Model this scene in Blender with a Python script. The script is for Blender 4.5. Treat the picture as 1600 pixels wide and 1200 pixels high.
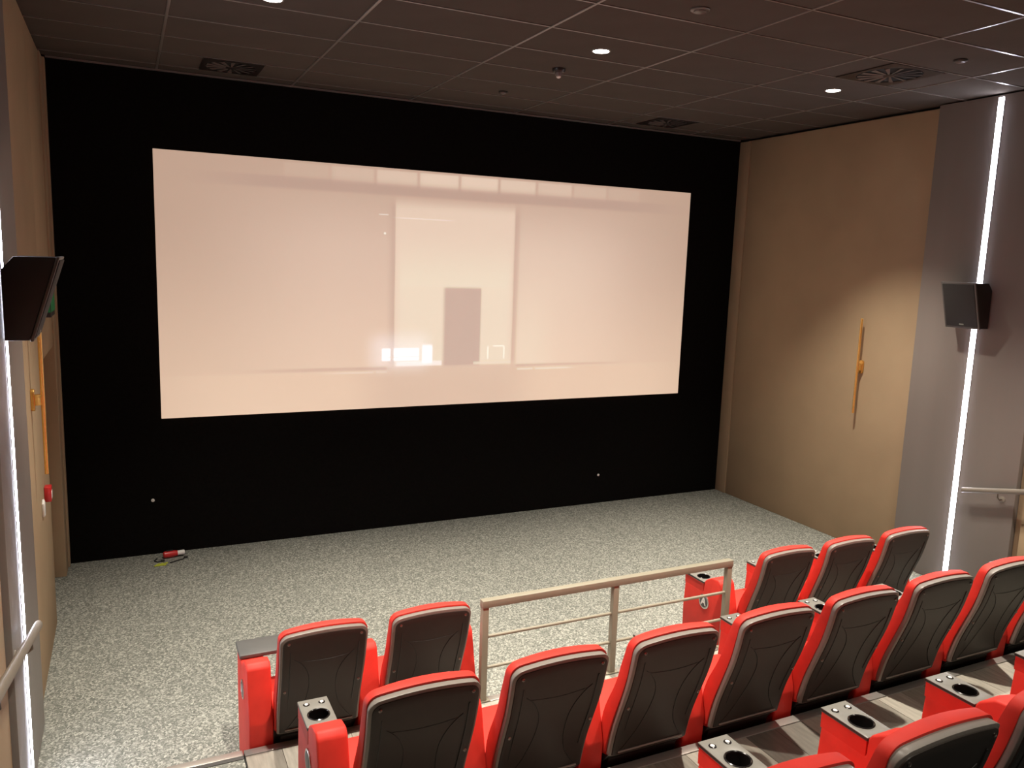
import bpy, bmesh, math, random
from mathutils import Matrix, Vector

random.seed(7)
for o in list(bpy.data.objects):
    bpy.data.objects.remove(o, do_unlink=True)
SC = bpy.context.scene
COL = SC.collection

# ------------------------------------------------------------------ camera
CAM_H = 2.955
Rr = Vector((0.90173, -0.43102, 0.03327))
Dn = Vector((-0.0354, -0.15032, -0.988))
Fw = Vector((0.43085, 0.88974, -0.15081))
cam_data = bpy.data.cameras.new('camera')
cam_data.sensor_width = 36.0
cam_data.lens = 1255.03 / 1600 * 36
cam_data.clip_start = 0.05
cam = bpy.data.objects.new('camera', cam_data)
COL.objects.link(cam)
up, back = -Dn, -Fw
cam.matrix_world = Matrix(((Rr.x, up.x, back.x, 0), (Rr.y, up.y, back.y, 0),
                           (Rr.z, up.z, back.z, CAM_H), (0, 0, 0, 1)))
SC.camera = cam

# ------------------------------------------------------------------ world, exposure
w = bpy.data.worlds.new('world'); SC.world = w; w.use_nodes = True
w.node_tree.nodes['Background'].inputs[0].default_value = (0.02, 0.018, 0.016, 1)
w.node_tree.nodes['Background'].inputs[1].default_value = 0.2
vs = SC.view_settings
vs.view_transform = 'Standard'; vs.look = 'None'; vs.gamma = 1.0; vs.use_curve_mapping = False
vs.exposure = 0.0

# light levels of the room's own lamps (watts for the spots, radiance for the strips)
DOWNLIGHT_W = 900.0
LED_RADIANCE = 45.0

# ------------------------------------------------------------------ dimensions
XL, XR = -0.545, 7.07          # face of the grey side panels
TANL, TANR = -0.575, 7.12      # face of the tan side panels
YF, YB = 8.28, -4.0            # screen wall, rear wall
ZC = 4.57                      # ceiling underside
EDGE_B, EDGE_C, EDGE_D, EDGE_E = 4.175, 2.91, 1.62, 0.30
ZPB, ZPC, ZPD, ZPE = 0.30, 0.60, 0.90, 1.20


# ------------------------------------------------------------------ materials
def lin(r, g, b):
    f = lambda c: (c / 255) / 12.92 if c / 255 <= 0.04045 else ((c / 255 + 0.055) / 1.055) ** 2.4
    return (f(r), f(g), f(b), 1)


def mat(name, col, rough=0.6, metal=0.0, var=0.0, vscale=8.0, bump=0.0, bscale=200.0, spec=0.5, stretch=(1, 1, 1), coat=0.0):
    m = bpy.data.materials.new(name); m.use_nodes = True
    nt = m.node_tree; b = nt.nodes['Principled BSDF']
    b.inputs['Base Color'].default_value = col
    b.inputs['Roughness'].default_value = rough
    b.inputs['Metallic'].default_value = metal
    b.inputs['Specular IOR Level'].default_value = spec
    b.inputs['Coat Weight'].default_value = coat
    tc = nt.nodes.new('ShaderNodeTexCoord'); mp = nt.nodes.new('ShaderNodeMapping')
    mp.inputs['Scale'].default_value = stretch
    nt.links.new(tc.outputs['Object'], mp.inputs['Vector'])
    n = nt.nodes.new('ShaderNodeTexNoise'); n.inputs['Scale'].default_value = vscale
    n.inputs['Detail'].default_value = 4
    nt.links.new(mp.outputs[0], n.inputs['Vector'])
    mr = nt.nodes.new('ShaderNodeMapRange')
    mr.inputs[1].default_value = 0.3; mr.inputs[2].default_value = 0.7
    mr.inputs[3].default_value = 1 - var; mr.inputs[4].default_value = 1 + var
    nt.links.new(n.outputs['Fac'], mr.inputs[0])
    mx = nt.nodes.new('ShaderNodeMix'); mx.data_type = 'RGBA'; mx.blend_type = 'MULTIPLY'
    mx.inputs[0].default_value = 1; mx.inputs[6].default_value = col
    nt.links.new(mr.outputs[0], mx.inputs[7])
    nt.links.new(mx.outputs[2], b.inputs['Base Color'])
    if bump:
        n2 = nt.nodes.new('ShaderNodeTexNoise'); n2.inputs['Scale'].default_value = bscale
        nt.links.new(mp.outputs[0], n2.inputs['Vector'])
        bp = nt.nodes.new('ShaderNodeBump'); bp.inputs['Strength'].default_value = bump
        bp.inputs['Distance'].default_value = 0.004
        nt.links.new(n2.outputs['Fac'], bp.inputs['Height'])
        nt.links.new(bp.outputs[0], b.inputs['Normal'])
    return m


def emit(name, col, strength, base=(0.8, 0.8, 0.8, 1)):
    m = bpy.data.materials.new(name); m.use_nodes = True
    b = m.node_tree.nodes['Principled BSDF']
    b.inputs['Base Color'].default_value = base
    b.inputs['Emission Color'].default_value = col
    b.inputs['Emission Strength'].default_value = strength
    return m


def carpet_material():
    m = bpy.data.materials.new('speckled_carpet'); m.use_nodes = True
    nt = m.node_tree; b = nt.nodes['Principled BSDF']
    b.inputs['Roughness'].default_value = 0.95
    b.inputs['Specular IOR Level'].default_value = 0.1
    tc = nt.nodes.new('ShaderNodeTexCoord')
    vo = nt.nodes.new('ShaderNodeTexVoronoi'); vo.inputs['Scale'].default_value = 92
    n1 = nt.nodes.new('ShaderNodeTexNoise'); n1.inputs['Scale'].default_value = 130
    n1.inputs['Detail'].default_value = 2
    wn = nt.nodes.new('ShaderNodeTexNoise'); wn.inputs['Scale'].default_value = 60
    va = nt.nodes.new('ShaderNodeVectorMath'); va.operation = 'MULTIPLY_ADD'
    va.inputs[1].default_value = (0.02, 0.02, 0.02)
    nt.links.new(tc.outputs['Object'], n1.inputs['Vector'])
    nt.links.new(tc.outputs['Object'], wn.inputs['Vector'])
    nt.links.new(wn.outputs['Color'], va.inputs[0]); nt.links.new(tc.outputs['Object'], va.inputs[2])
    nt.links.new(va.outputs[0], vo.inputs['Vector'])
    bw = nt.nodes.new('ShaderNodeRGBToBW'); nt.links.new(vo.outputs['Color'], bw.inputs[0])
    mi = nt.nodes.new('ShaderNodeMix'); mi.inputs[0].default_value = 0.45
    nt.links.new(bw.outputs[0], mi.inputs[2]); nt.links.new(n1.outputs['Fac'], mi.inputs[3])
    r = nt.nodes.new('ShaderNodeValToRGB')
    e = r.color_ramp.elements
    e[0].position = 0.24; e[0].color = (0.104, 0.108, 0.096, 1)
    e[1].position = 0.76; e[1].color = (0.45, 0.447, 0.395, 1)
    k = r.color_ramp.elements.new(0.5); k.color = (0.202, 0.206, 0.183, 1)
    nt.links.new(mi.outputs[0], r.inputs[0])
    nt.links.new(r.outputs[0], b.inputs['Base Color'])
    bp = nt.nodes.new('ShaderNodeBump'); bp.inputs['Strength'].default_value = 0.25
    bp.inputs['Distance'].default_value = 0.004
    nt.links.new(mi.outputs[0], bp.inputs['Height'])
    nt.links.new(bp.outputs[0], b.inputs['Normal'])
    return m


def screen_material():
    """white projection screen emitting a painted picture from its own surface: a pale hall with two
    slim columns, a dark doorway and lit windows; coordinates are metres on the screen"""
    m = bpy.data.materials.new('emissive_screen_picture'); m.use_nodes = True
    nt = m.node_tree; b = nt.nodes['Principled BSDF']
    b.inputs['Base Color'].default_value = (0.55, 0.53, 0.51, 1)
    b.inputs['Roughness'].default_value = 0.8
    b.inputs['Specular IOR Level'].default_value = 0.15
    tc = nt.nodes.new('ShaderNodeTexCoord'); sp = nt.nodes.new('ShaderNodeSeparateXYZ')
    nt.links.new(tc.outputs['Object'], sp.inputs[0])

    def edge(sock, a, s, rising):
        r = nt.nodes.new('ShaderNodeMapRange'); r.interpolation_type = 'SMOOTHSTEP'
        r.inputs[1].default_value = a - s; r.inputs[2].default_value = a + s
        r.inputs[3].default_value = 0 if rising else 1; r.inputs[4].default_value = 1 if rising else 0
        nt.links.new(sock, r.inputs[0]); return r.outputs[0]

    def mul(a, c):
        n = nt.nodes.new('ShaderNodeMath'); n.operation = 'MULTIPLY'
        nt.links.new(a, n.inputs[0])
        if isinstance(c, float): n.inputs[1].default_value = c
        else: nt.links.new(c, n.inputs[1])
        return n.outputs[0]
    cur = None
    rgb = nt.nodes.new('ShaderNodeRGB'); rgb.outputs[0].default_value = (0.42, 0.285, 0.205, 1)
    cur = rgb.outputs[0]

    def rect(X0, X1, Z0, Z1, sx, sz, col, fac):
        nonlocal cur
        x0, x1, z0, z1 = X0 - 0.276, X1 - 0.276, Z0 - 1.354, Z1 - 1.354
        sx = sx if isinstance(sx, tuple) else (sx, sx); sz = sz if isinstance(sz, tuple) else (sz, sz)
        a = mul(mul(edge(sp.outputs[0], x0, sx[0], True), edge(sp.outputs[0], x1, sx[1], False)),
                mul(edge(sp.outputs[2], z0, sz[0], True), edge(sp.outputs[2], z1, sz[1], False)))
        a = mul(a, float(fac))
        mx = nt.nodes.new('ShaderNodeMix'); mx.data_type = 'RGBA'
        mx.inputs[6].default_value = (1, 1, 1, 1); mx.inputs[7].default_value = col + (1,)
        nt.links.new(a, mx.inputs[0]); nt.links.new(cur, mx.inputs[6]); cur = mx.outputs[2]
    LIGHT = (0.70, 0.55, 0.42); CREAM = (0.72, 0.63, 0.47); DARK = (0.36, 0.235, 0.18); WHITE = (1.1, 1.1, 1.15)
    rect(1.2, 5.6, 1.75, 3.45, (0.9, 1.0), (0.02, 0.5), (0.58, 0.42, 0.32), 0.8)      # pale rear wall
    rect(4.03, 5.0, 1.78, 3.2, (0.02, 0.8), (0.02, 0.6), LIGHT, 0.55)
    rect(0.0, 7.0, 1.0, 2.35, 0.3, (0.1, 1.0), (0.78, 0.56, 0.39), 0.5)                 # light gradient painted into the emission, brighter towards the bottom
    rect(0.5, 6.1, 1.2, 1.76, 0.6, (0.05, 0.02), (0.70, 0.50, 0.35), 0.55)             # floor of the hall
    rect(2.3, 4.1, 1.2, 1.79, 0.35, (0.05, 0.02), (0.50, 0.345, 0.25), 0.6)
    rect(0.9, 5.9, 3.59, 3.705, (0.6, 0.7), (0.02, 0.015), DARK, 0.75)                 # beam
    for k in range(9):                                                                 # ceiling bays above it
        f = (0.15, 0.35, 0.6, 0.85, 0.85, 0.7, 0.5, 0.3, 0.15)[k]
        x0 = 1.46 + 0.465 * k
        rect(x0 - 0.015, x0 + 0.42, 3.71, 3.84, 0.02, (0.05, 0.012), LIGHT, f * 0.9)
    rect(2.575, 3.96, 1.80, 3.52, 0.02, (0.01, 0.08), LIGHT, 0.75)                     # centre bay
    rect(2.62, 3.93, 1.84, 2.95, 0.05, (0.02, 0.35), CREAM, 0.8)
    rect(2.525, 2.578, 1.80, 3.52, (0.06, 0.008), 0.06, DARK, 0.5)                      # slim columns
    rect(3.968, 4.01, 1.80, 3.50, (0.008, 0.04), 0.06, DARK, 0.42)
    rect(4.03, 4.42, 1.79, 2.45, (0.03, 0.25), (0.01, 0.5), CREAM, 0.4)
    rect(2.58, 3.96, 1.85, 2.655, 0.02, (0.4, 0.015), LIGHT, 0.35)
    rect(3.135, 3.575, 1.79, 2.65, (0.03, 0.015), 0.02, (0.44, 0.305, 0.24), 0.95)     # doorway
    rect(2.60, 3.12, 1.80, 1.85, 0.01, 0.01, WHITE, 0.35)
    rect(2.33, 2.95, 1.78, 2.12, 0.12, 0.12, WHITE, 0.25)
    rect(2.445, 2.535, 1.862, 1.992, 0.012, 0.012, WHITE, 1.0)                         # lit windows
    rect(2.575, 2.855, 1.862, 1.992, 0.012, 0.012, WHITE, 1.0)
    rect(2.50, 2.855, 1.895, 1.903, 0.004, 0.004, LIGHT, 0.7)
    rect(2.895, 3.008, 1.835, 2.02, 0.012, 0.03, WHITE, 0.95)
    rect(3.50, 3.96, 1.80, 1.83, 0.01, 0.01, CREAM, 0.8)
    rect(3.665, 3.683, 1.86, 2.00, 0.006, 0.01, (1, 0.95, 0.8), 0.6)
    rect(3.865, 3.883, 1.86, 2.00, 0.006, 0.01, (1, 0.95, 0.8), 0.6)
    rect(3.74, 3.87, 1.995, 2.012, 0.01, 0.006, (1, 0.95, 0.8), 0.6)
    rect(1.3, 2.5, 1.765, 1.80, (0.5, 0.02), 0.012, DARK, 0.45)                        # railing
    rect(4.03, 5.2, 1.762, 1.79, (0.02, 0.6), 0.012, DARK, 0.4)
    rect(1.9, 2.35, 1.732, 1.752, (0.2, 0.01), 0.006, LIGHT, 0.9)
    rect(2.38, 2.50, 1.732, 1.752, 0.01, 0.006, LIGHT, 0.9)
    rect(4.05, 4.25, 1.722, 1.742, 0.01, 0.006, CREAM, 0.9)
    rect(4.28, 4.75, 1.722, 1.742, (0.01, 0.12), 0.006, CREAM, 0.9)
    rect(2.4, 2.50, 3.385, 3.397, 0.01, 0.003, (1, 0.9, 0.8), 0.4)
    rect(2.6, 3.2, 3.36, 3.372, 0.08, 0.003, (1, 0.9, 0.8), 0.3)
    rect(2.455, 2.475, 3.19, 3.21, 0.006, 0.006, (1, 0.95, 0.8), 0.8)
    nt.links.new(cur, b.inputs['Emission Color'])
    b.inputs['Emission Strength'].default_value = 1.0
    return m


M = {}
M['carpet'] = carpet_material()
M['red'] = mat('red_upholstery', (0.66, 0.036, 0.024, 1), 0.55, var=0.06, vscale=14, bump=0.15, bscale=700, spec=0.35)
M['shell'] = mat('charcoal_plastic', (0.030, 0.023, 0.019, 1), 0.5, var=0.05, vscale=30, bump=0.12, bscale=900, spec=0.35)
M['rim'] = mat('grey_plastic_edge', (0.21, 0.185, 0.165, 1), 0.4, var=0.04, vscale=30)
M['groove'] = mat('black_seam', (0.012, 0.010, 0.009, 1), 0.5)
M['lip'] = mat('pale_plastic_lip', (0.25, 0.22, 0.2, 1), 0.35)
M['base'] = mat('black_steel', (0.012, 0.011, 0.010, 1), 0.55)
M['plate'] = mat('grey_cup_plate', (0.20, 0.19, 0.17, 1), 0.4, var=0.04, vscale=40)
M['plate_dark'] = mat('dark_plate_edge', (0.03, 0.027, 0.025, 1), 0.4)
M['tray'] = mat('dark_grey_tray', (0.085, 0.085, 0.082, 1), 0.45, var=0.04, vscale=20)
M['cup'] = mat('black_gloss_liner', (0.012, 0.010, 0.010, 1), 0.18)
M['white'] = mat('white_plastic', (0.8, 0.78, 0.74, 1), 0.4)
M['silver'] = mat('silver', (0.72, 0.71, 0.69, 1), 0.28, metal=1.0)
M['screw'] = mat('screw_steel', (0.30, 0.27, 0.25, 1), 0.3, metal=1.0)
M['tan'] = mat('tan_wall_plaster', (0.405, 0.30, 0.19, 1), 0.85, var=0.08, vscale=1.2, bump=0.15, bscale=60, spec=0.15)
M['grey_panel'] = mat('taupe_grey_satin_panel', (0.23, 0.20, 0.185, 1), 0.38, var=0.06, vscale=1.0, bump=0.06, bscale=30, stretch=(1, 3, 0.2))
M['black_wall'] = mat('black_masking_cloth', (0.0055, 0.0048, 0.0042, 1), 0.95, var=0.25, vscale=40, bump=0.2, bscale=300, spec=0.05)
M['tile'] = mat('brown_black_ceiling_tile', (0.093, 0.080, 0.070, 1), 0.85, var=0.05, vscale=3, bump=0.2, bscale=350, spec=0.0)
M['tee'] = mat('dark_metal_tee', (0.17, 0.15, 0.135, 1), 0.30, var=0.05, spec=0.6)
M['ceiling'] = mat('void_above_tiles', (0.01, 0.009, 0.008, 1), 0.9)
M['vent'] = mat('dark_vent_metal', (0.022, 0.017, 0.015, 1), 0.35)
M['blade'] = mat('vent_blade_metal', (0.12, 0.10, 0.09, 1), 0.3)
M['rail'] = mat('khaki_painted_steel', (0.27, 0.245, 0.185, 1), 0.42, var=0.04)
M['handrail'] = mat('taupe_handrail', (0.22, 0.19, 0.155, 1), 0.45, var=0.05)
M['alu'] = mat('aluminium_nosing', (0.42, 0.39, 0.36, 1), 0.35, metal=0.6, var=0.1, vscale=60, stretch=(0.2, 8, 8))
M['rubber'] = mat('dark_rubber', (0.05, 0.048, 0.045, 1), 0.7)
M['gold'] = mat('brushed_gold', (0.85, 0.50, 0.14, 1), 0.32, metal=0.85, var=0.05, vscale=40)
M['speaker'] = mat('black_speaker_box', (0.022, 0.018, 0.017, 1), 0.5, bump=0.3, bscale=500, var=0.1)
M['speaker_rim'] = mat('grey_speaker_trim', (0.11, 0.105, 0.10, 1), 0.45)
M['grille'] = mat('black_cloth_grille', (0.03, 0.028, 0.028, 1), 0.7, bump=0.5, bscale=900)
M['red_plastic'] = mat('red_plastic', (0.55, 0.03, 0.03, 1), 0.35)
M['lime'] = mat('lime_plastic', (0.45, 0.5, 0.05, 1), 0.5)
M['led'] = emit('led_diffuser', (0.86, 0.87, 1.0, 1), LED_RADIANCE)
M['lens'] = emit('downlight_lens', (1.0, 0.97, 0.88, 1), 25.0)
M['exit_green'] = emit('exit_sign_green', (0.02, 0.5, 0.12, 1), 0.06, (0.01, 0.12, 0.04, 1))
M['door'] = mat('tan_door', (0.36, 0.26, 0.165, 1), 0.5, var=0.06, vscale=2)
PL = [mat('plank_grey_%s' % n, c, 0.42, var=0.16, vscale=9, stretch=(6, 0.8, 1), bump=0.08, bscale=40)
      for n, c in (('pale', (0.40, 0.37, 0.315, 1)), ('mid', (0.25, 0.23, 0.195, 1)),
                   ('dark', (0.165, 0.15, 0.128, 1)), ('warm', (0.31, 0.28, 0.23, 1)))]


# ------------------------------------------------------------------ mesh helpers
def finish(name, bm, m, parent=None, smooth=None, bevel=0.0, seg=2):
    bmesh.ops.recalc_face_normals(bm, faces=bm.faces)
    if bevel:
        es = [e for e in bm.edges if len(e.link_faces) == 2 and e.calc_face_angle(0) > 0.5]
        bmesh.ops.bevel(bm, geom=es, offset=bevel, segments=seg, profile=0.5, affect='EDGES', clamp_overlap=True)
    me = bpy.data.meshes.new(name); bm.to_mesh(me); bm.free()
    for mm in (m if isinstance(m, (list, tuple)) else [m]): me.materials.append(mm)
    if smooth is not None:
        me.polygons.foreach_set('use_smooth', [True] * len(me.polygons))
        me.set_sharp_from_angle(angle=math.radians(smooth))
    return link(name, me, parent)


def link(name, me, parent=None):
    o = bpy.data.objects.new(name, me); COL.objects.link(o)
    if parent: o.parent = parent
    return o


def abox(bm, x0, x1, y0, y1, z0, z1):
    v = [bm.verts.new(p) for p in ((x0, y0, z0), (x1, y0, z0), (x1, y1, z0), (x0, y1, z0),
                                   (x0, y0, z1), (x1, y0, z1), (x1, y1, z1), (x0, y1, z1))]
    for f in ((0, 3, 2, 1), (4, 5, 6, 7), (0, 1, 5, 4), (1, 2, 6, 5), (2, 3, 7, 6), (3, 0, 4, 7)):
        bm.faces.new([v[i] for i in f])


def box(name, m, x0, x1, y0, y1, z0, z1, parent=None, bevel=0.0):
    bm = bmesh.new(); abox(bm, x0, x1, y0, y1, z0, z1)
    return finish(name, bm, m, parent, bevel=bevel, smooth=35 if bevel else None)


def aprism(bm, pts, a, b, axis):
    """polygon pts extruded from a to b along axis; pts are the two other axes in order"""
    def P(p, t):
        return {'x': (t, p[0], p[1]), 'y': (p[0], t, p[1]), 'z': (p[0], p[1], t)}[axis]
    A = [bm.verts.new(P(p, a)) for p in pts]; B = [bm.verts.new(P(p, b)) for p in pts]
    bm.faces.new(A); bm.faces.new(B[::-1])
    for i in range(len(pts)):
        j = (i + 1) % len(pts); bm.faces.new((A[i], A[j], B[j], B[i]))


def atube(bm, path, r, n=10, caps=True):
    path = [Vector(p) for p in path]; rings = []
    for i, p in enumerate(path):
        d = (path[min(i + 1, len(path) - 1)] - path[max(i - 1, 0)]).normalized()
        a = d.cross(Vector((0, 0, 1)));
        if a.length < 1e-3: a = d.cross(Vector((0, 1, 0)))
        a.normalize(); b = d.cross(a)
        rr = r[i] if isinstance(r, (list, tuple)) else r
        rings.append([bm.verts.new(p + (a * math.cos(2 * math.pi * k / n) + b * math.sin(2 * math.pi * k / n)) * rr) for k in range(n)])
    for A, B in zip(rings, rings[1:]):
        for k in range(n): bm.faces.new((A[k], A[(k + 1) % n], B[(k + 1) % n], B[k]))
    if caps: bm.faces.new(rings[0]); bm.faces.new(rings[-1][::-1])


def alathe(bm, prof, c=(0, 0, 0), n=24, axis='z'):
    """prof: (radius, height) list, revolved; open ends are capped when radius is > 0"""
    rings = []
    for r, h in prof:
        ring = []
        for k in range(n):
            t = 2 * math.pi * k / n; a, b = r * math.cos(t), r * math.sin(t)
            p = {'z': (a, b, h), 'y': (a, h, b), 'x': (h, a, b)}[axis]
            ring.append(bm.verts.new((c[0] + p[0], c[1] + p[1], c[2] + p[2])))
        rings.append(ring)
    for A, B in zip(rings, rings[1:]):
        for k in range(n): bm.faces.new((A[k], A[(k + 1) % n], B[(k + 1) % n], B[k]))
    bm.faces.new(rings[0]); bm.faces.new(rings[-1][::-1])


def aring(bm, x0, x1, y0, y1, cx, cy, r, z0, z1, n=32):
    """block with a round hole"""
    ang = set(2 * math.pi * k / n for k in range(n))
    for px, py in ((x0, y0), (x1, y0), (x1, y1), (x0, y1)):
        ang.add(math.atan2(py - cy, px - cx) % (2 * math.pi))
    ang = sorted(ang); layers = []
    for z in (z0, z1):
        inn, out = [], []
        for t in ang:
            c, s = math.cos(t), math.sin(t)
            k = min([(x1 - cx) / c if c > 1e-9 else 1e9, (x0 - cx) / c if c < -1e-9 else 1e9,
                     (y1 - cy) / s if s > 1e-9 else 1e9, (y0 - cy) / s if s < -1e-9 else 1e9])
            inn.append(bm.verts.new((cx + r * c, cy + r * s, z))); out.append(bm.verts.new((cx + k * c, cy + k * s, z)))
        layers.append((inn, out))
    (i0, o0), (i1, o1) = layers; L = len(ang)
    for k in range(L):
        j = (k + 1) % L
        bm.faces.new((i0[k], i0[j], o0[j], o0[k])); bm.faces.new((i1[k], o1[k], o1[j], i1[j]))
        bm.faces.new((o0[k], o0[j], o1[j], o1[k])); bm.faces.new((i0[k], i1[k], i1[j], i0[j]))


def empty(name, loc, label, cat, group=None):
    o = bpy.data.objects.new(name, None); COL.objects.link(o)
    o.location = loc; o.empty_display_size = 0.1
    return tag(o, label, cat, group)


def tag(o, label, cat, group=None):
    o['label'] = label; o['category'] = cat
    if group: o['group'] = group
    return o


def struct(o, label=None, cat=None):
    o['kind'] = 'structure'
    if label: o['label'] = label
    if cat: o['category'] = cat
    return o


# ------------------------------------------------------------------ floors and platforms
struct(box('floor', M['carpet'], -0.75, 7.3, 1.0, YF + 0.1, -0.1, 0.0), 'speckled grey carpet floor before the screen wall', 'floor')
XA0, XA1 = 0.49, 5.66     # block of seats; aisles on both sides


def platform(name, e0, e1, z0, z1, label, planks=True):
    p = struct(box(name, M['rubber'], XA0, XA1, e1, e0, 0.0, z1 - 0.012), label, 'floor')
    box('nosing', M['alu'], XA0 + 0.002, XA1 - 0.002, e0 - 0.05, e0 + 0.004, z1 - 0.03, z1 + 0.003, p, bevel=0.002)
    if not planks: return p
    wdt = 0.19; x = XA0 + 0.004; col = 0
    meshes = {}
    while x < XA1 - 0.02:
        x1 = min(x + wdt - 0.0025, XA1 - 0.003)
        cuts = [e1 + 0.002]
        t = e1 + (0.30, 0.72, 0.48, 0.95)[col % 4]
        while t < e0 - 0.16: cuts.append(t); t += 0.92
        cuts.append(e0 - 0.052)
        for a, b in zip(cuts, cuts[1:]):
            key = (round(x1 - x, 4), round(b - a, 4), random.choice((0, 0, 1, 1, 2, 3)))
            if key not in meshes:
                bm = bmesh.new(); abox(bm, 0, key[0], 0, key[1] - 0.0025, -0.012, 0)
                bmesh.ops.recalc_face_normals(bm, faces=bm.faces)
                me = bpy.data.meshes.new('plank'); bm.to_mesh(me); bm.free(); me.materials.append(PL[key[2]])
                meshes[key] = me
            o = link('plank', meshes[key], p); o.location = (x, a, z1 + random.uniform(-0.0004, 0.0004))
        x += wdt; col += 1
    return p


platform('floor_riser_second_row', EDGE_B, EDGE_C, 0, ZPB, 'first raised platform of grey wood planks behind the front row')
platform('floor_riser_third_row', EDGE_C, EDGE_D, 0, ZPC, 'second raised platform of grey wood planks behind the second row')
platform('floor_riser_fourth_row', EDGE_D, EDGE_E, 0, ZPD, 'raised platform behind the third row', planks=False)
platform('floor_riser_top_row', EDGE_E, YB, 0, ZPE, 'top platform', planks=False)
for side, (a, b) in (('left', (-0.70, XA0 - 0.006)), ('right', (XA1 + 0.006, 7.25))):
    for n, e0, e1, z in (('first', EDGE_B, EDGE_C, ZPB), ('second', EDGE_C, EDGE_D, ZPC), ('third', EDGE_D, EDGE_E, ZPD), ('fourth', EDGE_E, YB, ZPE)):
        s = struct(box('floor_aisle_step_%s_%s' % (n, side), M['carpet'], a, b, e1, e0, 0.0, z),
                   '%s carpeted step of the %s aisle' % (n, side), 'step')
        nz = box('nosing', M['alu'], max(a, XL + 0.01), min(b, XR - 0.01), e0 - 0.045, e0 + 0.006, z - 0.02, z + 0.005, s, bevel=0.002)
        box('grip_strip', M['rubber'], max(a, XL + 0.015), min(b, XR - 0.015), e0 - 0.075, e0 - 0.0455, z + 0.0002, z + 0.004, s)

# ------------------------------------------------------------------ walls
struct(box('wall_front', M['black_wall'], -0.75, 7.3, YF, YF + 0.15, 0.0, 4.62), 'black cloth masking wall around the projection screen', 'wall')
struct(box('wall_back', M['tan'], -0.75, 7.3, YB - 0.15, YB, 0.0, 4.62))
wl = struct(box('wall_left', M['tan'], -0.90, -0.75, YB, YF, 0.0, 4.62))
wr = struct(box('wall_right', M['tan'], 7.25, 7.40, YB, YF, 0.0, 4.62))
Y_SPLIT_L, Y_SPLIT_R, Y_GREY0 = 5.41, 5.45, 4.27
DOOR0, DOOR1, DOORZ = 6.95, 7.95, 2.10
# left: tan panel with the door recess
box('panel', M['tan'], -0.75, TANL, Y_SPLIT_L + 0.002, DOOR0, 0.0, ZC - 0.03, wl, bevel=0.004)
box('panel', M['tan'], -0.75, TANL, DOOR0 + 0.004, DOOR1, DOORZ + 0.0, ZC - 0.03, wl, bevel=0.004)
box('panel', M['tan'], -0.75, TANL + 0.012, DOOR1 + 0.004, YF - 0.09, 0.0, ZC - 0.03, wl, bevel=0.006)
box('corner_strip', M['tan'], -0.75, TANL + 0.028, YF - 0.086, YF - 0.002, 0.0, ZC - 0.03, wl, bevel=0.004)
gl = box('panel', M['grey_panel'], -0.75, XL, Y_GREY0, Y_SPLIT_L, 0.0, ZC - 0.012, wl, bevel=0.004)
gl['label'] = 'taupe grey satin wall panel'
box('panel', M['tan'], -0.75, TANL, YB, Y_GREY0 - 0.004, 0.0, ZC - 0.03, wl, bevel=0.004)
# right
box('panel', M['tan'], TANR, 7.25, Y_SPLIT_R + 0.002, YF - 0.20, 0.0, ZC - 0.03, wr, bevel=0.004)
box('corner_strip', M['tan'], TANR - 0.010, 7.25, YF - 0.196, YF - 0.002, 0.0, ZC - 0.03, wr, bevel=0.008)
gr = box('panel', M['grey_panel'], XR, 7.25, Y_GREY0, Y_SPLIT_R, 0.0, ZC - 0.012, wr, bevel=0.004)
gr['label'] = 'taupe grey satin wall panel'
box('panel', M['tan'], TANR, 7.25, YB, Y_GREY0 - 0.004, 0.0, ZC - 0.03, wr, bevel=0.004)
box('raised_board', M['tan'], TANR - 0.025, TANR, 2.9, Y_GREY0 - 0.06, 0.35, 0.80, wr, bevel=0.008)

d = struct(box('door_1', M['door'], -0.70, -0.662, DOOR0 + 0.03, DOOR1 - 0.02, 0.005, DOORZ - 0.02, bevel=0.003),
           'tan exit door set back in the left wall recess', 'door')
box('handle', M['silver'], -0.66, -0.61, DOOR0 + 0.10, DOOR0 + 0.24, 1.02, 1.05, d, bevel=0.006)
t = struct(box('trim_1', M['tan'], -0.75, -0.655, DOOR1 - 0.045, DOOR1 + 0.002, 0.0, DOORZ, bevel=0.003), 'tan jamb of the left exit door', 'trim')
struct(box('trim_2', M['tan'], -0.75, -0.655, DOOR0, DOOR1 - 0.047, DOORZ - 0.018, DOORZ - 0.001, bevel=0.003), 'tan head of the left exit door', 'trim')

# ------------------------------------------------------------------ ceiling grid
ceil = struct(box('ceiling', M['ceiling'], -0.75, 7.3, YB, YF, ZC + 0.05, ZC + 0.15), 'dark suspended ceiling of large brown-black tiles', 'ceiling')
XG = [-0.87, 0.33, 1.53, 2.73, 3.93, 5.12, 6.31, 7.51]
YG = [2.8, 3.4, 4.0, 4.6, 5.2, 5.8, 6.4, 6.99, 7.54, 8.06, YF]
tile_mesh = {}
CUT = {}
holes = [(5, 3), (5, 8), (1, 8)]       # tile cells that carry an air diffuser


def tile(x0, x1, y0, y1):
    x0, x1 = max(x0, -0.74), min(x1, 7.24)
    k = (round(x1 - x0, 3), round(y1 - y0, 3))
    if k not in tile_mesh:
        bm = bmesh.new(); abox(bm, 0.006, k[0] - 0.006, 0.006, k[1] - 0.006, 0.0, 0.018)
        bmesh.ops.recalc_face_normals(bm, faces=bm.faces)
        me = bpy.data.meshes.new('tile'); bm.to_mesh(me); bm.free(); me.materials.append(M['tile']); tile_mesh[k] = me
    o = link('tile', tile_mesh[k], ceil); o.location = (x0, y0, ZC + random.uniform(0.0, 0.0015))


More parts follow.
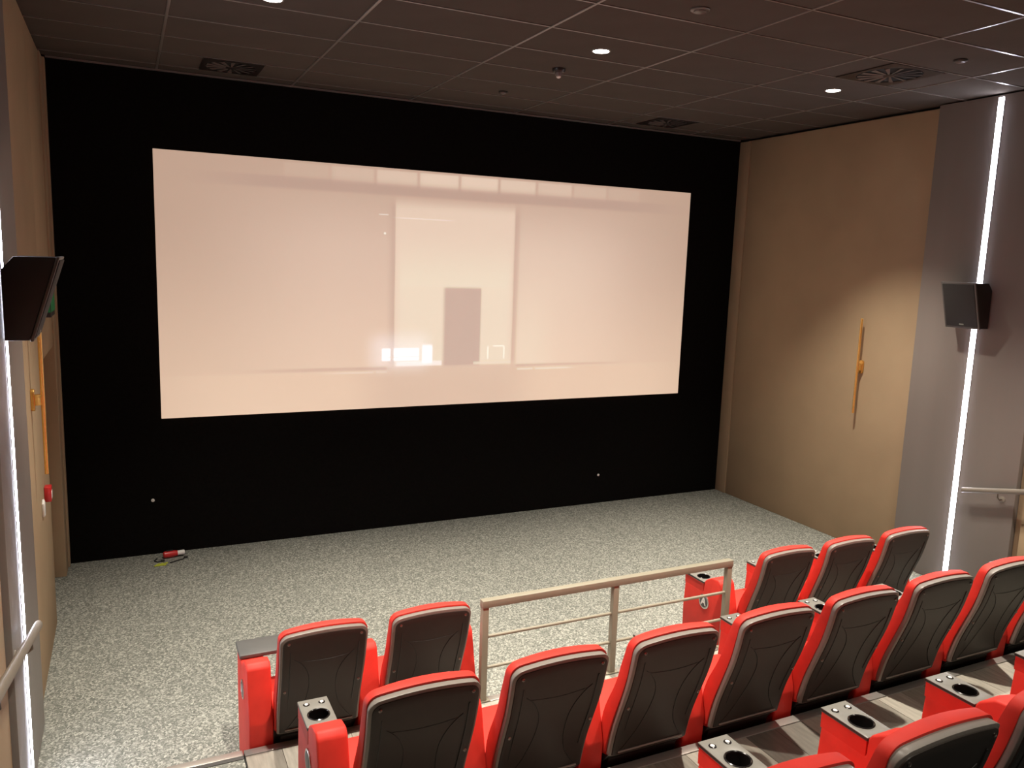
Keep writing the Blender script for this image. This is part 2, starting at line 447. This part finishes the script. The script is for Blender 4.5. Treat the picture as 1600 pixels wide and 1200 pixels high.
for i in range(len(XG) - 1):
    for j in range(len(YG) - 1):
        tile(XG[i], XG[i + 1], YG[j], YG[j + 1])
for x in XG[1:-1]:
    box('main_tee', M['tee'], x - 0.010, x + 0.010, YG[0], YF - 0.01, ZC - 0.006, ZC + 0.02, ceil, bevel=0.0015)
for j, y in enumerate(YG[1:-1]):
    for i in range(len(XG) - 1):
        a, b = max(XG[i], -0.74) + 0.011, min(XG[i + 1], 7.24) - 0.011
        box('cross_tee', M['tee'], a, b, y - 0.008, y + 0.008, ZC - 0.0045, ZC + 0.02, ceil)
box('wall_angle', M['tee'], TANL + 0.03, TANR - 0.02, YF - 0.022, YF - 0.002, ZC - 0.02, ZC - 0.004, ceil)
r = box('rear_tiles', M['tile'], -0.75, 7.25, YB, YG[0], ZC, ZC + 0.02, ceil)

# ------------------------------------------------------------------ projection screen
bm = bmesh.new()
SX, SZ = 6.085, 2.51
abox(bm, 0, SX, 0, 0.03, 0, SZ)
scr = finish('projection_screen', bm, screen_material(), bevel=0.003)
scr.location = (0.276, YF - 0.038, 1.354)
tag(scr, 'wide white projection screen showing a faint picture of a pale hall', 'screen')

# ------------------------------------------------------------------ seats
PROF = [(0.36, 0.186), (0.43, 0.170), (0.53, 0.145), (0.64, 0.103), (0.76, 0.056), (0.83, 0.034), (0.90, 0.017), (0.976, 0.0), (1.06, -0.012)]


def yback(z):
    if z <= PROF[0][0]: return PROF[0][1]
    for (z0, y0), (z1, y1) in zip(PROF, PROF[1:]):
        if z <= z1:
            t = (z - z0) / (z1 - z0); return y0 + (y1 - y0) * t
    return PROF[-1][1]


def ysm(z):
    return sum(yback(z + k * 0.015) for k in range(-3, 4)) / 7


def slab(bm, W, z0, ztop, r, arc, f_back, f_front, taper=0.0, nz=16):
    us = [0, .2, .4, .55, .68, .78, .85, .9, .94, .97, .99, 1.0]
    us = [-u for u in us[:0:-1]] + us
    def top(x):
        c = 0.0; ax = abs(x)
        if ax > W - r: c = r - math.sqrt(max(0.0, r * r - (ax - (W - r)) ** 2))
        return ztop - arc * (x / W) ** 2 - c
    F, B = [], []
    for u in us:
        x = u * W; tz = top(x); fr, br = [], []
        for k in range(nz + 1):
            z = z0 + (tz - z0) * k / nz
            xx = x * (1 - taper * (1 - (z - z0) / (ztop - z0)))
            br.append(bm.verts.new((xx, f_back(x, z), z))); fr.append(bm.verts.new((xx, f_front(x, z), z)))
        F.append(fr); B.append(br)
    n = len(us)
    for i in range(n - 1):
        for k in range(nz):
            bm.faces.new((B[i][k], B[i + 1][k], B[i + 1][k + 1], B[i][k + 1]))
            bm.faces.new((F[i][k], F[i][k + 1], F[i + 1][k + 1], F[i + 1][k]))
        bm.faces.new((B[i][0], F[i][0], F[i + 1][0], B[i + 1][0]))
        bm.faces.new((B[i][nz], B[i + 1][nz], F[i + 1][nz], F[i][nz]))
    for i in (0, n - 1):
        for k in range(nz):
            bm.faces.new((B[i][k], B[i][k + 1], F[i][k + 1], F[i][k]))


WS = 0.231


def shell_y(x, z):      # rear face of the shell, edges rolled forward a little
    e = max(0.0, abs(x) / WS - 0.86) / 0.14
    return ysm(z) + 0.010 * e * e


def mesh_of(fn):
    o = fn(); me = o.data; bpy.data.objects.remove(o); return me


def mk_shell():
    bm = bmesh.new()
    slab(bm, WS - 0.012, 0.375, 1.008, 0.036, 0.016, lambda x, z: shell_y(x, z), lambda x, z: shell_y(x, z) + 0.014, taper=0.03)
    return finish('back_shell', bm, M['shell'], smooth=40, bevel=0.003)


def mk_rim():
    bm = bmesh.new()
    slab(bm, WS, 0.37, 1.024, 0.044, 0.018, lambda x, z: shell_y(x, z) + 0.004, lambda x, z: ysm(z) + 0.040, taper=0.03)
    return finish('shell_rim', bm, M['rim'], smooth=40, bevel=0.005)


def mk_backrest():
    bm = bmesh.new()
    def bulge(x, z):
        return ysm(z) + 0.095 + 0.018 * math.cos(x / WS * 1.4) + 0.02 * math.exp(-((z - 0.60) / 0.12) ** 2) - 0.022 * max(0.0, (z - 0.86) / 0.18)
    slab(bm, WS + 0.002, 0.38, 1.034, 0.042, 0.018, lambda x, z: ysm(z) + 0.036, bulge, taper=0.0)
    return finish('backrest', bm, M['red'], smooth=50, bevel=0.009)


def mk_cushion():
    bm = bmesh.new()
    aprism(bm, [(0.20, 0.36), (0.19, 0.44), (0.30, 0.445), (0.55, 0.47), (0.66, 0.465), (0.70, 0.43), (0.69, 0.36), (0.64, 0.33), (0.3, 0.33)], -0.225, 0.225, 'x')
    return finish('seat_cushion', bm, M['red'], smooth=50, bevel=0.018, seg=3)


def mk_base():
    bm = bmesh.new()
    aprism(bm, [(0.30, 0.0), (0.23, 0.33), (0.62, 0.33), (0.56, 0.0)], -0.20, 0.20, 'x')
    return finish('pedestal', bm, M['base'], bevel=0.006, smooth=40)


def mk_kick():
    bm = bmesh.new()
    aprism(bm, [(0.195, 0.375), (0.24, 0.368), (0.345, 0.235), (0.31, 0.235)], -0.222, 0.222, 'x')
    return finish('kick_panel', bm, M['base'], bevel=0.004, smooth=40)


def mk_lip():
    bm = bmesh.new()
    atube(bm, [(-0.185, shell_y(0.18, 0.392) - 0.003, 0.392), (0.185, shell_y(0.18, 0.392) - 0.003, 0.392)], 0.0045, 8)
    return finish('bottom_lip', bm, M['lip'], smooth=60)


def on_shell(x, z, d=-0.0008): return (x, shell_y(x, z) + d, z)


def mk_border(s):
    bm = bmesh.new()
    atube(bm, [on_shell(s * 0.180 * (1 - 0.03 * (1 - t)), 0.52 + 0.40 * t) for t in [k / 14 for k in range(15)]],
          [(0.0016 if s < 0 else 0.0032) + 0.001 * math.sin(math.pi * k / 14) for k in range(15)], 6)  # right seam thickened to stand for shade along that panel step
    return finish('border_seam', bm, M['groove'], smooth=60)


def mk_curve(s):
    bm = bmesh.new()
    K = [(0.39, 0.182), (0.45, 0.138), (0.52, 0.100), (0.62, 0.076), (0.72, 0.073), (0.79, 0.092), (0.84, 0.125), (0.87, 0.158)]
    pts = []
    for i in range(len(K) - 1):
        p0, p1, p2, p3 = K[max(i - 1, 0)], K[i], K[i + 1], K[min(i + 2, len(K) - 1)]
        for j in range(5):
            t = j / 5
            f = lambda c: 0.5 * (2 * p1[c] + (p2[c] - p0[c]) * t + (2 * p0[c] - 5 * p1[c] + 4 * p2[c] - p3[c]) * t * t + (3 * p1[c] - p0[c] - 3 * p2[c] + p3[c]) * t ** 3)
            pts.append(on_shell(s * f(1), f(0)))
    pts.append(on_shell(s * K[-1][1], K[-1][0]))
    atube(bm, pts, 0.0017, 6)
    return finish('curved_seam', bm, M['groove'], smooth=60)


def mk_topseam():
    bm = bmesh.new()
    atube(bm, [on_shell(-0.135 + 0.27 * k / 12, 0.855 - 0.012 * math.sin(math.pi * k / 12)) for k in range(13)], 0.0009, 6)
    return finish('top_seam', bm, M['groove'], smooth=60)


def mk_screw():
    bm = bmesh.new()
    alathe(bm, [(0.0075, 0.004), (0.0075, -0.002), (0.0055, -0.0035), (0.004, -0.0035), (0.0035, -0.001)], n=14, axis='y')
    return finish('screw', bm, M['screw'], smooth=40)


ARM_W = 0.0645


def arm_profile(plate):
    p = [(0.245, 0.02), (0.222, 0.43), (0.298, 0.714), (0.326, 0.738), (0.40, 0.728), (0.462, 0.690), (0.475, 0.668)]
    p += [(0.478, 0.60), (0.690, 0.60)] if plate else [(0.55, 0.655), (0.690, 0.655)]
    return p + [(0.702, 0.40), (0.688, 0.02)]


def mk_arm(plate=True):
    bm = bmesh.new()
    aprism(bm, arm_profile(plate), -ARM_W, ARM_W, 'x')
    bmesh.ops.recalc_face_normals(bm, faces=bm.faces)
    es = [e for e in bm.edges if e.calc_face_angle(0) > 0.3]
    bmesh.ops.bevel(bm, geom=es, offset=0.010, segments=2, profile=0.5, affect='EDGES', clamp_overlap=True)
    if plate: aring(bm, -ARM_W + 0.001, ARM_W - 0.001, 0.480, 0.692, 0, 0.560, 0.050, 0.592, 0.655)
    return finish('arm', bm, M['red'], smooth=45)


def mk_plate():
    bm = bmesh.new()
    aring(bm, -ARM_W - 0.002, ARM_W + 0.002, 0.474, 0.697, 0, 0.560, 0.047, 0.6555, 0.672)
    bmesh.ops.recalc_face_normals(bm, faces=bm.faces)
    o = finish('cup_plate', bm, [M['plate'], M['plate_dark']], bevel=0.003, smooth=40)
    for f in o.data.polygons:
        if abs(f.normal.z) < 0.3: f.material_index = 1
    return o


def mk_cup():
    bm = bmesh.new()
    prof = [(0.0495, 0.598), (0.0495, 0.6735), (0.046, 0.6755), (0.0425, 0.673), (0.0415, 0.605)]
    alathe(bm, prof, (0, 0.560, 0), n=32)
    return finish('cup_holder', bm, M['cup'], smooth=40)


def mk_button(m, r, h0, h1, name):
    bm = bmesh.new(); alathe(bm, [(r, h0), (r, h1 - 0.001), (r * 0.85, h1)], n=18)
    return finish(name, bm, m, smooth=40)


def mk_tray():
    bm = bmesh.new(); abox(bm, -ARM_W - 0.004, 0.235, 0.545, 0.745, 0.658, 0.682)
    return finish('tray', bm, M['tray'], bevel=0.006, smooth=40)


ME = dict(shell=mesh_of(mk_shell), rim=mesh_of(mk_rim), backrest=mesh_of(mk_backrest), cushion=mesh_of(mk_cushion),
          base=mesh_of(mk_base), kick=mesh_of(mk_kick), lip=mesh_of(mk_lip), bl=mesh_of(lambda: mk_border(-1)),
          br=mesh_of(lambda: mk_border(1)), cl=mesh_of(lambda: mk_curve(-1)), cr=mesh_of(lambda: mk_curve(1)),
          ts=mesh_of(mk_topseam), screw=mesh_of(mk_screw), arm=mesh_of(mk_arm), arm0=mesh_of(lambda: mk_arm(False)),
          plate=mesh_of(mk_plate), cup=mesh_of(mk_cup), tray=mesh_of(mk_tray),
          b1=mesh_of(lambda: mk_button(M['cup'], 0.0145, 0.671, 0.6745, 'button')),
          b2=mesh_of(lambda: mk_button(M['white'], 0.0085, 0.6740, 0.6765, 'button_cap')))


def badge(arm, letter):
    bm = bmesh.new(); alathe(bm, [(0.042, 0.0), (0.042, -0.004), (0.038, -0.006), (0.034, -0.005)], n=28, axis='x')
    bd = finish('row_badge', bm, M['silver'], arm, smooth=40)
    bd.location = (-ARM_W - 0.0002, 0.46, 0.525); bd.scale = (1, 1.3, 1.3)
    bd['label'] = 'round silver row badge'
    bm = bmesh.new(); alathe(bm, [(0.0335, -0.0045), (0.0335, -0.0062), (0.032, -0.0068)], n=28, axis='x')
    finish('badge_face', bm, M['tray'], bd, smooth=40)
    if letter:
        cu = bpy.data.curves.new('letter', 'FONT'); cu.body = letter; cu.size = 0.062; cu.extrude = 0.0012
        cu.offset = 0.0016; cu.align_x = 'CENTER'; cu.align_y = 'CENTER'
        to = bpy.data.objects.new('tmp', cu); COL.objects.link(to)
        dg = bpy.context.evaluated_depsgraph_get(); dg.update()
        me = bpy.data.meshes.new_from_object(to.evaluated_get(dg)); bpy.data.objects.remove(to)
        me.materials.clear(); me.materials.append(M['white'])
        lo = link('badge_letter', me, bd); lo.location = (-0.0072, 0, 0)
        # text faces -x, reads upright for someone in the aisle looking towards +x
        lo.rotation_euler = Matrix(((0, 0, -1), (-1, 0, 0), (0, 1, 0))).to_euler()


def add_arm(root, x, plate=True):
    a = link('arm', ME['arm' if plate else 'arm0'], root); a.location = (x, 0, 0)
    if plate:
        p = link('cup_plate', ME['plate'], a); link('cup_holder', ME['cup'], a)
        for s in (-1, 1):
            b = link('button', ME['b1'], a); b.location = (s * 0.034, 0.655, 0)
            c = link('button_cap', ME['b2'], a); c.location = (s * 0.034, 0.655, 0)
    else:
        link('tray', ME['tray'], a)
    return a


def seat(x, y, z, label, group, left='cup', right=False):
    root = empty('cinema_seat', (x, y, z), label, 'seat', group)
    for k in ('rim',):
        rm = link('shell_rim', ME['rim'], root)
    sh = link('back_shell', ME['shell'], root)
    link('bottom_lip', ME['lip'], sh); link('border_seam', ME['bl'], sh); link('border_seam', ME['br'], sh)
    link('curved_seam', ME['cl'], sh); link('curved_seam', ME['cr'], sh); link('top_seam', ME['ts'], sh)
    for sx, sz in ((-0.19, 0.972), (0.19, 0.972), (-0.198, 0.66), (0.198, 0.66)):
        s = link('screw', ME['screw'], sh); s.location = (sx, shell_y(sx, sz) - 0.0012, sz)
    link('backrest', ME['backrest'], root); link('seat_cushion', ME['cushion'], root)
    link('pedestal', ME['base'], root); link('kick_panel', ME['kick'], root)
    la = add_arm(root, -0.30, left == 'cup') if left else None
    if right: add_arm(root, 0.30)
    return root, la


GA, GB, GC = 'seats of the front row', 'seats of the second row', 'seats of the third row'
YA, YBR, YCR = 3.959, 2.709, 1.389
s, a = seat(0.886, YA, 0.0, 'front-row red seat beside the left aisle, with a dark tray on its outer arm', GA, left='tray'); badge(a, 'A')
seat(1.486, YA, 0.0, 'front-row red seat just left of the beige guard rail', GA, right=True)
s, a = seat(4.137, YA, 0.0, 'front-row red seat just right of the guard rail, with the A badge on its arm', GA); badge(a, 'A')
seat(4.737, YA, 0.0, 'front-row red seat, middle one of the three right of the guard rail', GA)
seat(5.337, YA, 0.0, 'front-row red seat nearest the right wall', GA, right=True)
names = ['beside the left aisle', 'second from the left aisle', 'third from the left aisle', 'fourth from the left aisle',
         'fifth from the left aisle', 'sixth from the left aisle', 'seventh from the left aisle', 'eighth from the left aisle, at the right frame edge']
for i in range(8):
    s, a = seat(0.999 + 0.6 * i, YBR, ZPB, 'second-row red seat with black back, ' + names[i], GB, right=(i == 7))
    if i == 0: badge(a, None)
cn = ['third-row red seat showing only its top edge at the bottom frame edge', 'third-row red seat with grey rim, its top and upper screws in view',
      'third-row red seat cut by the right frame edge', 'third-row red seat whose arm shows only a cup plate at the right edge']
for i in range(4):
    seat(1.565 + 0.6 * i, YCR, ZPC, cn[i], GC, right=(i == 3))

# ------------------------------------------------------------------ guard rail
g = empty('guard_rail', (2.81, 4.146, ZPB), 'beige painted metal guard rail in the gap of the front row', 'railing')
RX0, RX1, RZ = -0.955, 0.945, 0.652
box('top_bar', M['rail'], RX0, RX1, -0.025, 0.025, RZ - 0.045, RZ, g, bevel=0.003)
PX = [RX0 + 0.022, -0.01, RX1 - 0.022]
for x in PX:
    po = box('post', M['rail'], x - 0.02, x + 0.02, -0.02, 0.02, 0.003, RZ - 0.0455, g, bevel=0.002)
    box('foot_plate', M['rail'], x - 0.045, x + 0.045, -0.026, 0.026, 0.0035, 0.009, po)
for zz in (0.415, 0.215):
    for a, b in zip(PX, PX[1:]):
        bm = bmesh.new(); atube(bm, [(a + 0.02, 0, zz), (b - 0.02, 0, zz)], 0.010, 12)
        finish('rod', bm, M['rail'], g, smooth=60)


# ------------------------------------------------------------------ handrails on the side walls
def handrail(sx, wall_x, y0, z0, y1, z1, label):
    x = wall_x + sx * 0.075
    h = empty('wall_handrail', (x, y0, z0), label, 'handrail')
    bm = bmesh.new()
    n = 12
    pts = [(0.020 * math.cos(t) , 0.026 * math.sin(t)) for t in [2 * math.pi * k / n for k in range(n)]]
    A = [bm.verts.new((p[0], 0, p[1])) for p in pts]; B = [bm.verts.new((p[0], y1 - y0, p[1] + z1 - z0)) for p in pts]
    for k in range(n): bm.faces.new((A[k], A[(k + 1) % n], B[(k + 1) % n], B[k]))
    bm.faces.new(A); bm.faces.new(B[::-1])
    finish('grip', bm, M['handrail'], h, smooth=50, bevel=0.003)
    for t in (0.12, 0.5, 0.88):
        yy, zz = (y1 - y0) * t, (z1 - z0) * t
        bm = bmesh.new(); atube(bm, [(0, yy, zz - 0.02), (0, yy, zz - 0.06), (-sx * 0.03, yy, zz - 0.085), (-sx * 0.075, yy, zz - 0.085)], 0.007, 8)
        br = finish('bracket', bm, M['handrail'], h, smooth=60)
        bm = bmesh.new(); alathe(bm, [(0.028, -sx * 0.0745), (0.028, -sx * 0.068), (0.02, -sx * 0.064)], (0, yy, zz - 0.085), n=18, axis='x')
        finish('wall_plate', bm, M['handrail'], br, smooth=40)


handrail(1, XL, 4.64, 0.985, 1.9, 1.66, 'taupe wall handrail along the left aisle steps')
handrail(-1, XR, 4.72, 0.985, 1.9, 1.66, 'taupe wall handrail along the right aisle steps')


# ------------------------------------------------------------------ LED strips
def led_strip(sx, wall_x, y, label):
    e = empty('led_strip', (wall_x, y, 0.0), label, 'light strip', 'vertical light strips on the side walls')
    box('profile', M['alu'], min(0, sx * 0.003), max(0, sx * 0.003), -0.029, 0.029, 0.03, ZC - 0.03, e)
    bm = bmesh.new()
    pts = [(sx * (0.003 + 0.005 * math.sin(t)), 0.026 * math.cos(t)) for t in [math.pi * k / 10 for k in range(11)]]
    aprism(bm, pts, 0.035, ZC - 0.035, 'z')
    finish('diffuser', bm, M['led'], e, smooth=50)


led_strip(1, XL, 4.70, 'thin white light strip on the left wall, behind the left speaker')
led_strip(-1, XR, 4.84, 'bright white vertical light strip on the right grey panel')


# ------------------------------------------------------------------ wall speakers
def speaker(sx, wall_x, y, label):
    e = empty('wall_speaker', (wall_x, y, 2.49), label, 'speaker', 'wedge wall speakers')
    X = lambda v: sx * v
    W2 = 0.165
    bm = bmesh.new()
    prof = [(X(0.011), 0.0), (X(0.115), 0.0), (X(0.247), 0.41), (X(0.066), 0.41), (X(0.011), 0.345)]
    aprism(bm, prof, -W2, W2, 'y'); finish('cabinet', bm, M['speaker'], e, bevel=0.004, smooth=40)
    bm = bmesh.new()                      # front frame: slab along the slanted face
    aprism(bm, [(X(0.1155), -0.004), (X(0.131), -0.006), (X(0.264), 0.412), (X(0.2485), 0.414)], -W2 - 0.004, W2 + 0.004, 'y')
    fr = finish('front_frame', bm, M['speaker_rim'], e, bevel=0.004, smooth=40)
    bm = bmesh.new()
    aprism(bm, [(X(0.132), 0.012), (X(0.140), 0.010), (X(0.265), 0.395), (X(0.257), 0.398)], -W2 + 0.012, W2 - 0.012, 'y')
    finish('grille', bm, M['grille'], e, bevel=0.004, smooth=40)
    b = box('maker_plate', M['silver'], -0.002, 0.002, -0.022, 0.022, -0.006, 0.006, e)
    b.location = (X(0.1475), 0, 0.032); b.rotation_euler = (0, sx * math.atan2(0.125, 0.385), 0)


speaker(1, XL, 4.74, 'black wedge-shaped wall speaker on the left wall near the frame edge')
speaker(-1, XR, 4.87, 'black wedge-shaped wall speaker over the bright strip on the right')


# ------------------------------------------------------------------ gold rod wall lamps
def wall_lamp(sx, wall_x, y, label):
    e = empty('wall_lamp', (wall_x, y, 1.96), label, 'wall lamp', 'gold rod wall lamps')
    bm = bmesh.new(); atube(bm, [(sx * 0.068, 0, -0.50), (sx * 0.068, 0, 0.52)], 0.0125, 14)
    finish('rod', bm, M['gold'], e, smooth=60)
    bm = bmesh.new()
    pts = [(0.028 * math.cos(t), (0.045 if math.sin(t) >= 0 else -0.045) + 0.028 * math.sin(t)) for t in [math.pi * 2 * k / 20 for k in range(20)]]
    aprism(bm, pts, 0.0005 * sx, sx * 0.022, 'x'); finish('back_plate', bm, M['gold'], e, bevel=0.003, smooth=40)
    bm = bmesh.new(); aprism(bm, [(-0.022, -0.035), (0.022, -0.035), (0.022, 0.035), (-0.022, 0.035)], sx * 0.022, sx * 0.062, 'x')
    finish('arm', bm, M['gold'], e, bevel=0.003, smooth=40)


wall_lamp(1, TANL, 5.98, 'gold rod wall lamp on the left tan wall')
wall_lamp(-1, TANR, 6.09, 'gold rod wall lamp on the right tan wall')

# ------------------------------------------------------------------ small wall devices on the left
e = empty('fire_call_point', (TANL, 6.52, 1.17), 'red fire call point with a white tag on the left wall', 'call point')
box('housing', M['red_plastic'], 0.0003, 0.045, -0.045, 0.045, -0.045, 0.065, e, bevel=0.006)
box('front_plate', M['white'], 0.0453, 0.048, -0.03, 0.03, -0.025, 0.03, e, bevel=0.001)
e = empty('white_tag', (TANL, 6.32, 1.125), 'white tag hanging on the left wall beside the red call point', 'tag')
bm = bmesh.new(); aprism(bm, [(-0.04, -0.05), (0.04, -0.06), (0.045, 0.04), (0.0, 0.07), (-0.045, 0.045)], 0.0003, 0.016, 'x')
finish('plate', bm, M['white'], e, bevel=0.004, smooth=40)
e = empty('exit_sign', (TANL, 7.42, 2.42), 'small green exit sign above the left door', 'sign')
box('housing', M['base'], 0.0003, 0.05, -0.19, 0.19, -0.02, 0.19, e, bevel=0.004)
box('green_face', M['exit_green'], 0.0503, 0.053, -0.18, 0.18, 0.02, 0.18, e)
box('green_side', M['exit_green'], 0.008, 0.046, -0.193, -0.1903, 0.02, 0.18, e)


# ------------------------------------------------------------------ ceiling devices
def downlight(x, y, label, watts, spot=math.radians(85), group='recessed downlights'):
    e = empty('downlight', (x, y, ZC), label, 'downlight', group)
    bm = bmesh.new()
    n = 28; prof = [(0.072, -0.0055), (0.075, -0.001), (0.062, -0.001), (0.062, -0.0055)]
    rings = [[bm.verts.new((r * math.cos(2 * math.pi * k / n), r * math.sin(2 * math.pi * k / n), h)) for k in range(n)] for r, h in prof]
    for A, B in zip(rings, rings[1:] + rings[:1]):
        for k in range(n): bm.faces.new((A[k], A[(k + 1) % n], B[(k + 1) % n], B[k]))
    finish('trim_ring', bm, M['tee'], e, smooth=40)
    bm = bmesh.new(); alathe(bm, [(0.0615, -0.002), (0.0615, -0.0045), (0.05, -0.006)], n=28)
    finish('lens', bm, M['lens'], e, smooth=40)
    ld = bpy.data.lights.new('downlight_beam', 'SPOT'); ld.energy = watts; ld.color = (1.0, 0.92, 0.78)
    ld.spot_size = spot; ld.spot_blend = 1.0; ld.shadow_soft_size = 0.05
    lo = bpy.data.objects.new('downlight_beam', ld); COL.objects.link(lo); lo.parent = e; lo.location = (0, 0, -0.02)


downlight(3.355, 5.56, 'lit round downlight in the middle of the ceiling, left of the other lit one', DOWNLIGHT_W)
downlight(5.80, 5.57, 'lit round downlight near the square air vent on the right', DOWNLIGHT_W)
downlight(0.92, 5.62, 'lit round downlight just touching the top frame edge on the left', DOWNLIGHT_W)
for x, lb in ((0.92, 'round downlight over the left end of the second row, above the frame'),
              (3.355, 'round downlight over the middle of the second row, above the frame'),
              (5.80, 'round downlight over the right end of the second row, above the frame')):
    downlight(x, 3.12, lb, DOWNLIGHT_W)
downlight(1.9, 0.65, 'added unseen fill downlight over the rear seats, above the frame', DOWNLIGHT_W * 0.28)  # pair of added fill lamps, brightening the third-row seat tops
downlight(4.6, 0.65, 'added unseen fill downlight over the rear right seats, above the frame', DOWNLIGHT_W * 0.28)


def disc_device(name, x, y, r, label, cat, m):
    e = empty(name, (x, y, ZC), label, cat)
    bm = bmesh.new(); alathe(bm, [(r, -0.001), (r, -0.008), (r * 0.9, -0.013)], n=24); finish('flange', bm, m, e, smooth=40)
    bm = bmesh.new(); alathe(bm, [(r * 0.7, -0.0132), (r * 0.65, -0.02), (r * 0.4, -0.024)], n=24); finish('cover', bm, M['blade'], e, smooth=40)


disc_device('ceiling_disc', 3.345, 4.36, 0.062, 'unlit round ceiling disc at the top frame edge', 'ceiling fitting', M['blade'])
disc_device('ceiling_disc', 5.75, 4.30, 0.05, 'small dark round ceiling fitting right of the square air vent', 'ceiling fitting', M['vent'])
disc_device('ceiling_disc', 3.36, 7.35, 0.045, 'small dark ceiling fitting nearest the screen wall', 'ceiling fitting', M['vent'])
e = empty('smoke_detector', (3.36, 6.24, ZC), 'dark smoke detector with a pale tip beside the middle downlight', 'smoke detector')
bm = bmesh.new(); alathe(bm, [(0.055, -0.001), (0.055, -0.018), (0.045, -0.03)], n=24); finish('base', bm, M['vent'], e, smooth=40)
bm = bmesh.new(); alathe(bm, [(0.032, -0.0302), (0.030, -0.05), (0.02, -0.062)], n=20); finish('head', bm, M['blade'], e, smooth=40)
bm = bmesh.new(); alathe(bm, [(0.020, -0.0622), (0.018, -0.072), (0.008, -0.078)], n=16); finish('tip', bm, M['white'], e, smooth=40)


def diffuser(x, y, sx, sy, label):
    e = empty('air_vent', (x, y, ZC), label, 'air vent', 'square swirl air vents')
    bm = bmesh.new()
    R = min(sx, sy) * 0.44
    aring(bm, -sx / 2, sx / 2, -sy / 2, sy / 2, 0, 0, R, -0.008, -0.001, n=36)
    finish('face_plate', bm, M['vent'], e, smooth=40)
    bm = bmesh.new(); alathe(bm, [(R * 0.998, -0.001), (R * 0.998, -0.002)], n=36); finish('dark_opening', bm, M['ceiling'], e)
    bm = bmesh.new(); alathe(bm, [(0.045, -0.0022), (0.05, -0.010), (0.035, -0.016)], n=20); finish('hub', bm, M['vent'], e, smooth=40)
    nb = 14
    bm = bmesh.new()
    aprism(bm, [(0.052, -0.008), (R * 0.97, -0.020), (R * 0.97, 0.016), (0.052, 0.006)], -0.0075, -0.0050, 'z')
    for v in bm.verts: v.co.z += v.co.y * 0.14 - 0.004
    o = finish('blade', bm, M['blade'], e); o.rotation_euler = (0, 0, 0.2)
    for k in range(1, nb):
        c = o.copy(); COL.objects.link(c); c.parent = e; c.rotation_euler = (0, 0, 0.2 + 2 * math.pi * k / nb)


diffuser(5.71, 4.90, 0.585, 0.575, 'square swirl air vent in the ceiling beside the right downlight')
diffuser(5.62, 7.80, 0.50, 0.49, 'dim square air vent in the ceiling by the screen wall corner on the right')
diffuser(0.92, 7.80, 0.50, 0.49, 'dim square air vent in the ceiling above the screen on the left')

# ------------------------------------------------------------------ things left on the carpet
e = empty('red_torch', (0.345, 8.13, 0.0), 'small red hand torch with a white end on the carpet by the screen wall', 'torch')
e.rotation_euler = (0, 0, 0.12)
bm = bmesh.new(); alathe(bm, [(0.020, -0.10), (0.032, -0.09), (0.034, -0.02), (0.026, 0.03)], (0, 0, 0.036), n=18, axis='x')
finish('body', bm, M['red_plastic'], e, smooth=40)
bm = bmesh.new(); alathe(bm, [(0.024, 0.0305), (0.024, 0.085), (0.020, 0.095)], (0, 0, 0.036), n=18, axis='x')
finish('white_end', bm, M['white'], e, smooth=40)
bm = bmesh.new(); abox(bm, -0.07, -0.01, -0.012, 0.012, 0.070, 0.076); finish('switch', bm, M['base'], e, bevel=0.002)
for nm, pts, lb in (('loose_cable', [(0.19, 8.12), (0.165, 8.07), (0.19, 8.03), (0.225, 8.04)], 'short dark curled cable left of the red torch'),
                    ('loose_cable', [(0.30, 7.97), (0.36, 8.0), (0.42, 8.03), (0.43, 8.07)], 'short dark curled cable in front of the red torch')):
    e = empty(nm, (pts[0][0], pts[0][1], 0.0), lb, 'cable')
    P = []
    for k in range(3):
        for t in range(6):
            u = t / 6; P.append((pts[k][0] * (1 - u) + pts[k + 1][0] * u - pts[0][0], pts[k][1] * (1 - u) + pts[k + 1][1] * u - pts[0][1], 0.0062))
    bm = bmesh.new(); atube(bm, P, 0.006, 8); finish('lead', bm, M['base'], e, smooth=60)
    bm = bmesh.new(); alathe(bm, [(0.008, 0.0), (0.011, 0.006), (0.011, 0.03), (0.007, 0.036)], (P[-1][0], P[-1][1], 0.0115), n=12, axis='x'); finish('plug', bm, M['base'], e, smooth=40)
e = empty('lime_clips', (0.215, 7.95, 0.0), 'lime yellow plastic clip lying on the carpet left of the red torch', 'clip')
for k, (dx, dy, rz) in enumerate(((-0.03, 0.0, 0.9), (0.0, 0.0, 0.9), (0.035, 0.01, 0.6))):
    o = box('bar', M['lime'], -0.035, 0.035, -0.007, 0.007, 0.0, 0.012, e, bevel=0.002); o.location = (dx, dy, 0); o.rotation_euler = (0, 0, rz)
o = box('bar', M['lime'], -0.05, 0.05, -0.007, 0.007, 0.002, 0.010, e, bevel=0.002); o.location = (0.0, -0.022, 0)
for x, z, lb in ((0.176, 0.545, 'tiny white stud low on the black wall at the left'), (5.245, 0.36, 'tiny white stud low on the black wall at the right')):
    e = empty('wall_stud', (x, YF, z), lb, 'stud')
    bm = bmesh.new(); alathe(bm, [(0.016, -0.0003), (0.016, -0.006), (0.009, -0.012)], n=14, axis='y'); finish('cap', bm, M['white'], e, smooth=40)
    bm = bmesh.new(); alathe(bm, [(0.004, -0.0122), (0.004, -0.016)], n=10, axis='y'); finish('pin', bm, M['silver'], e, smooth=40)
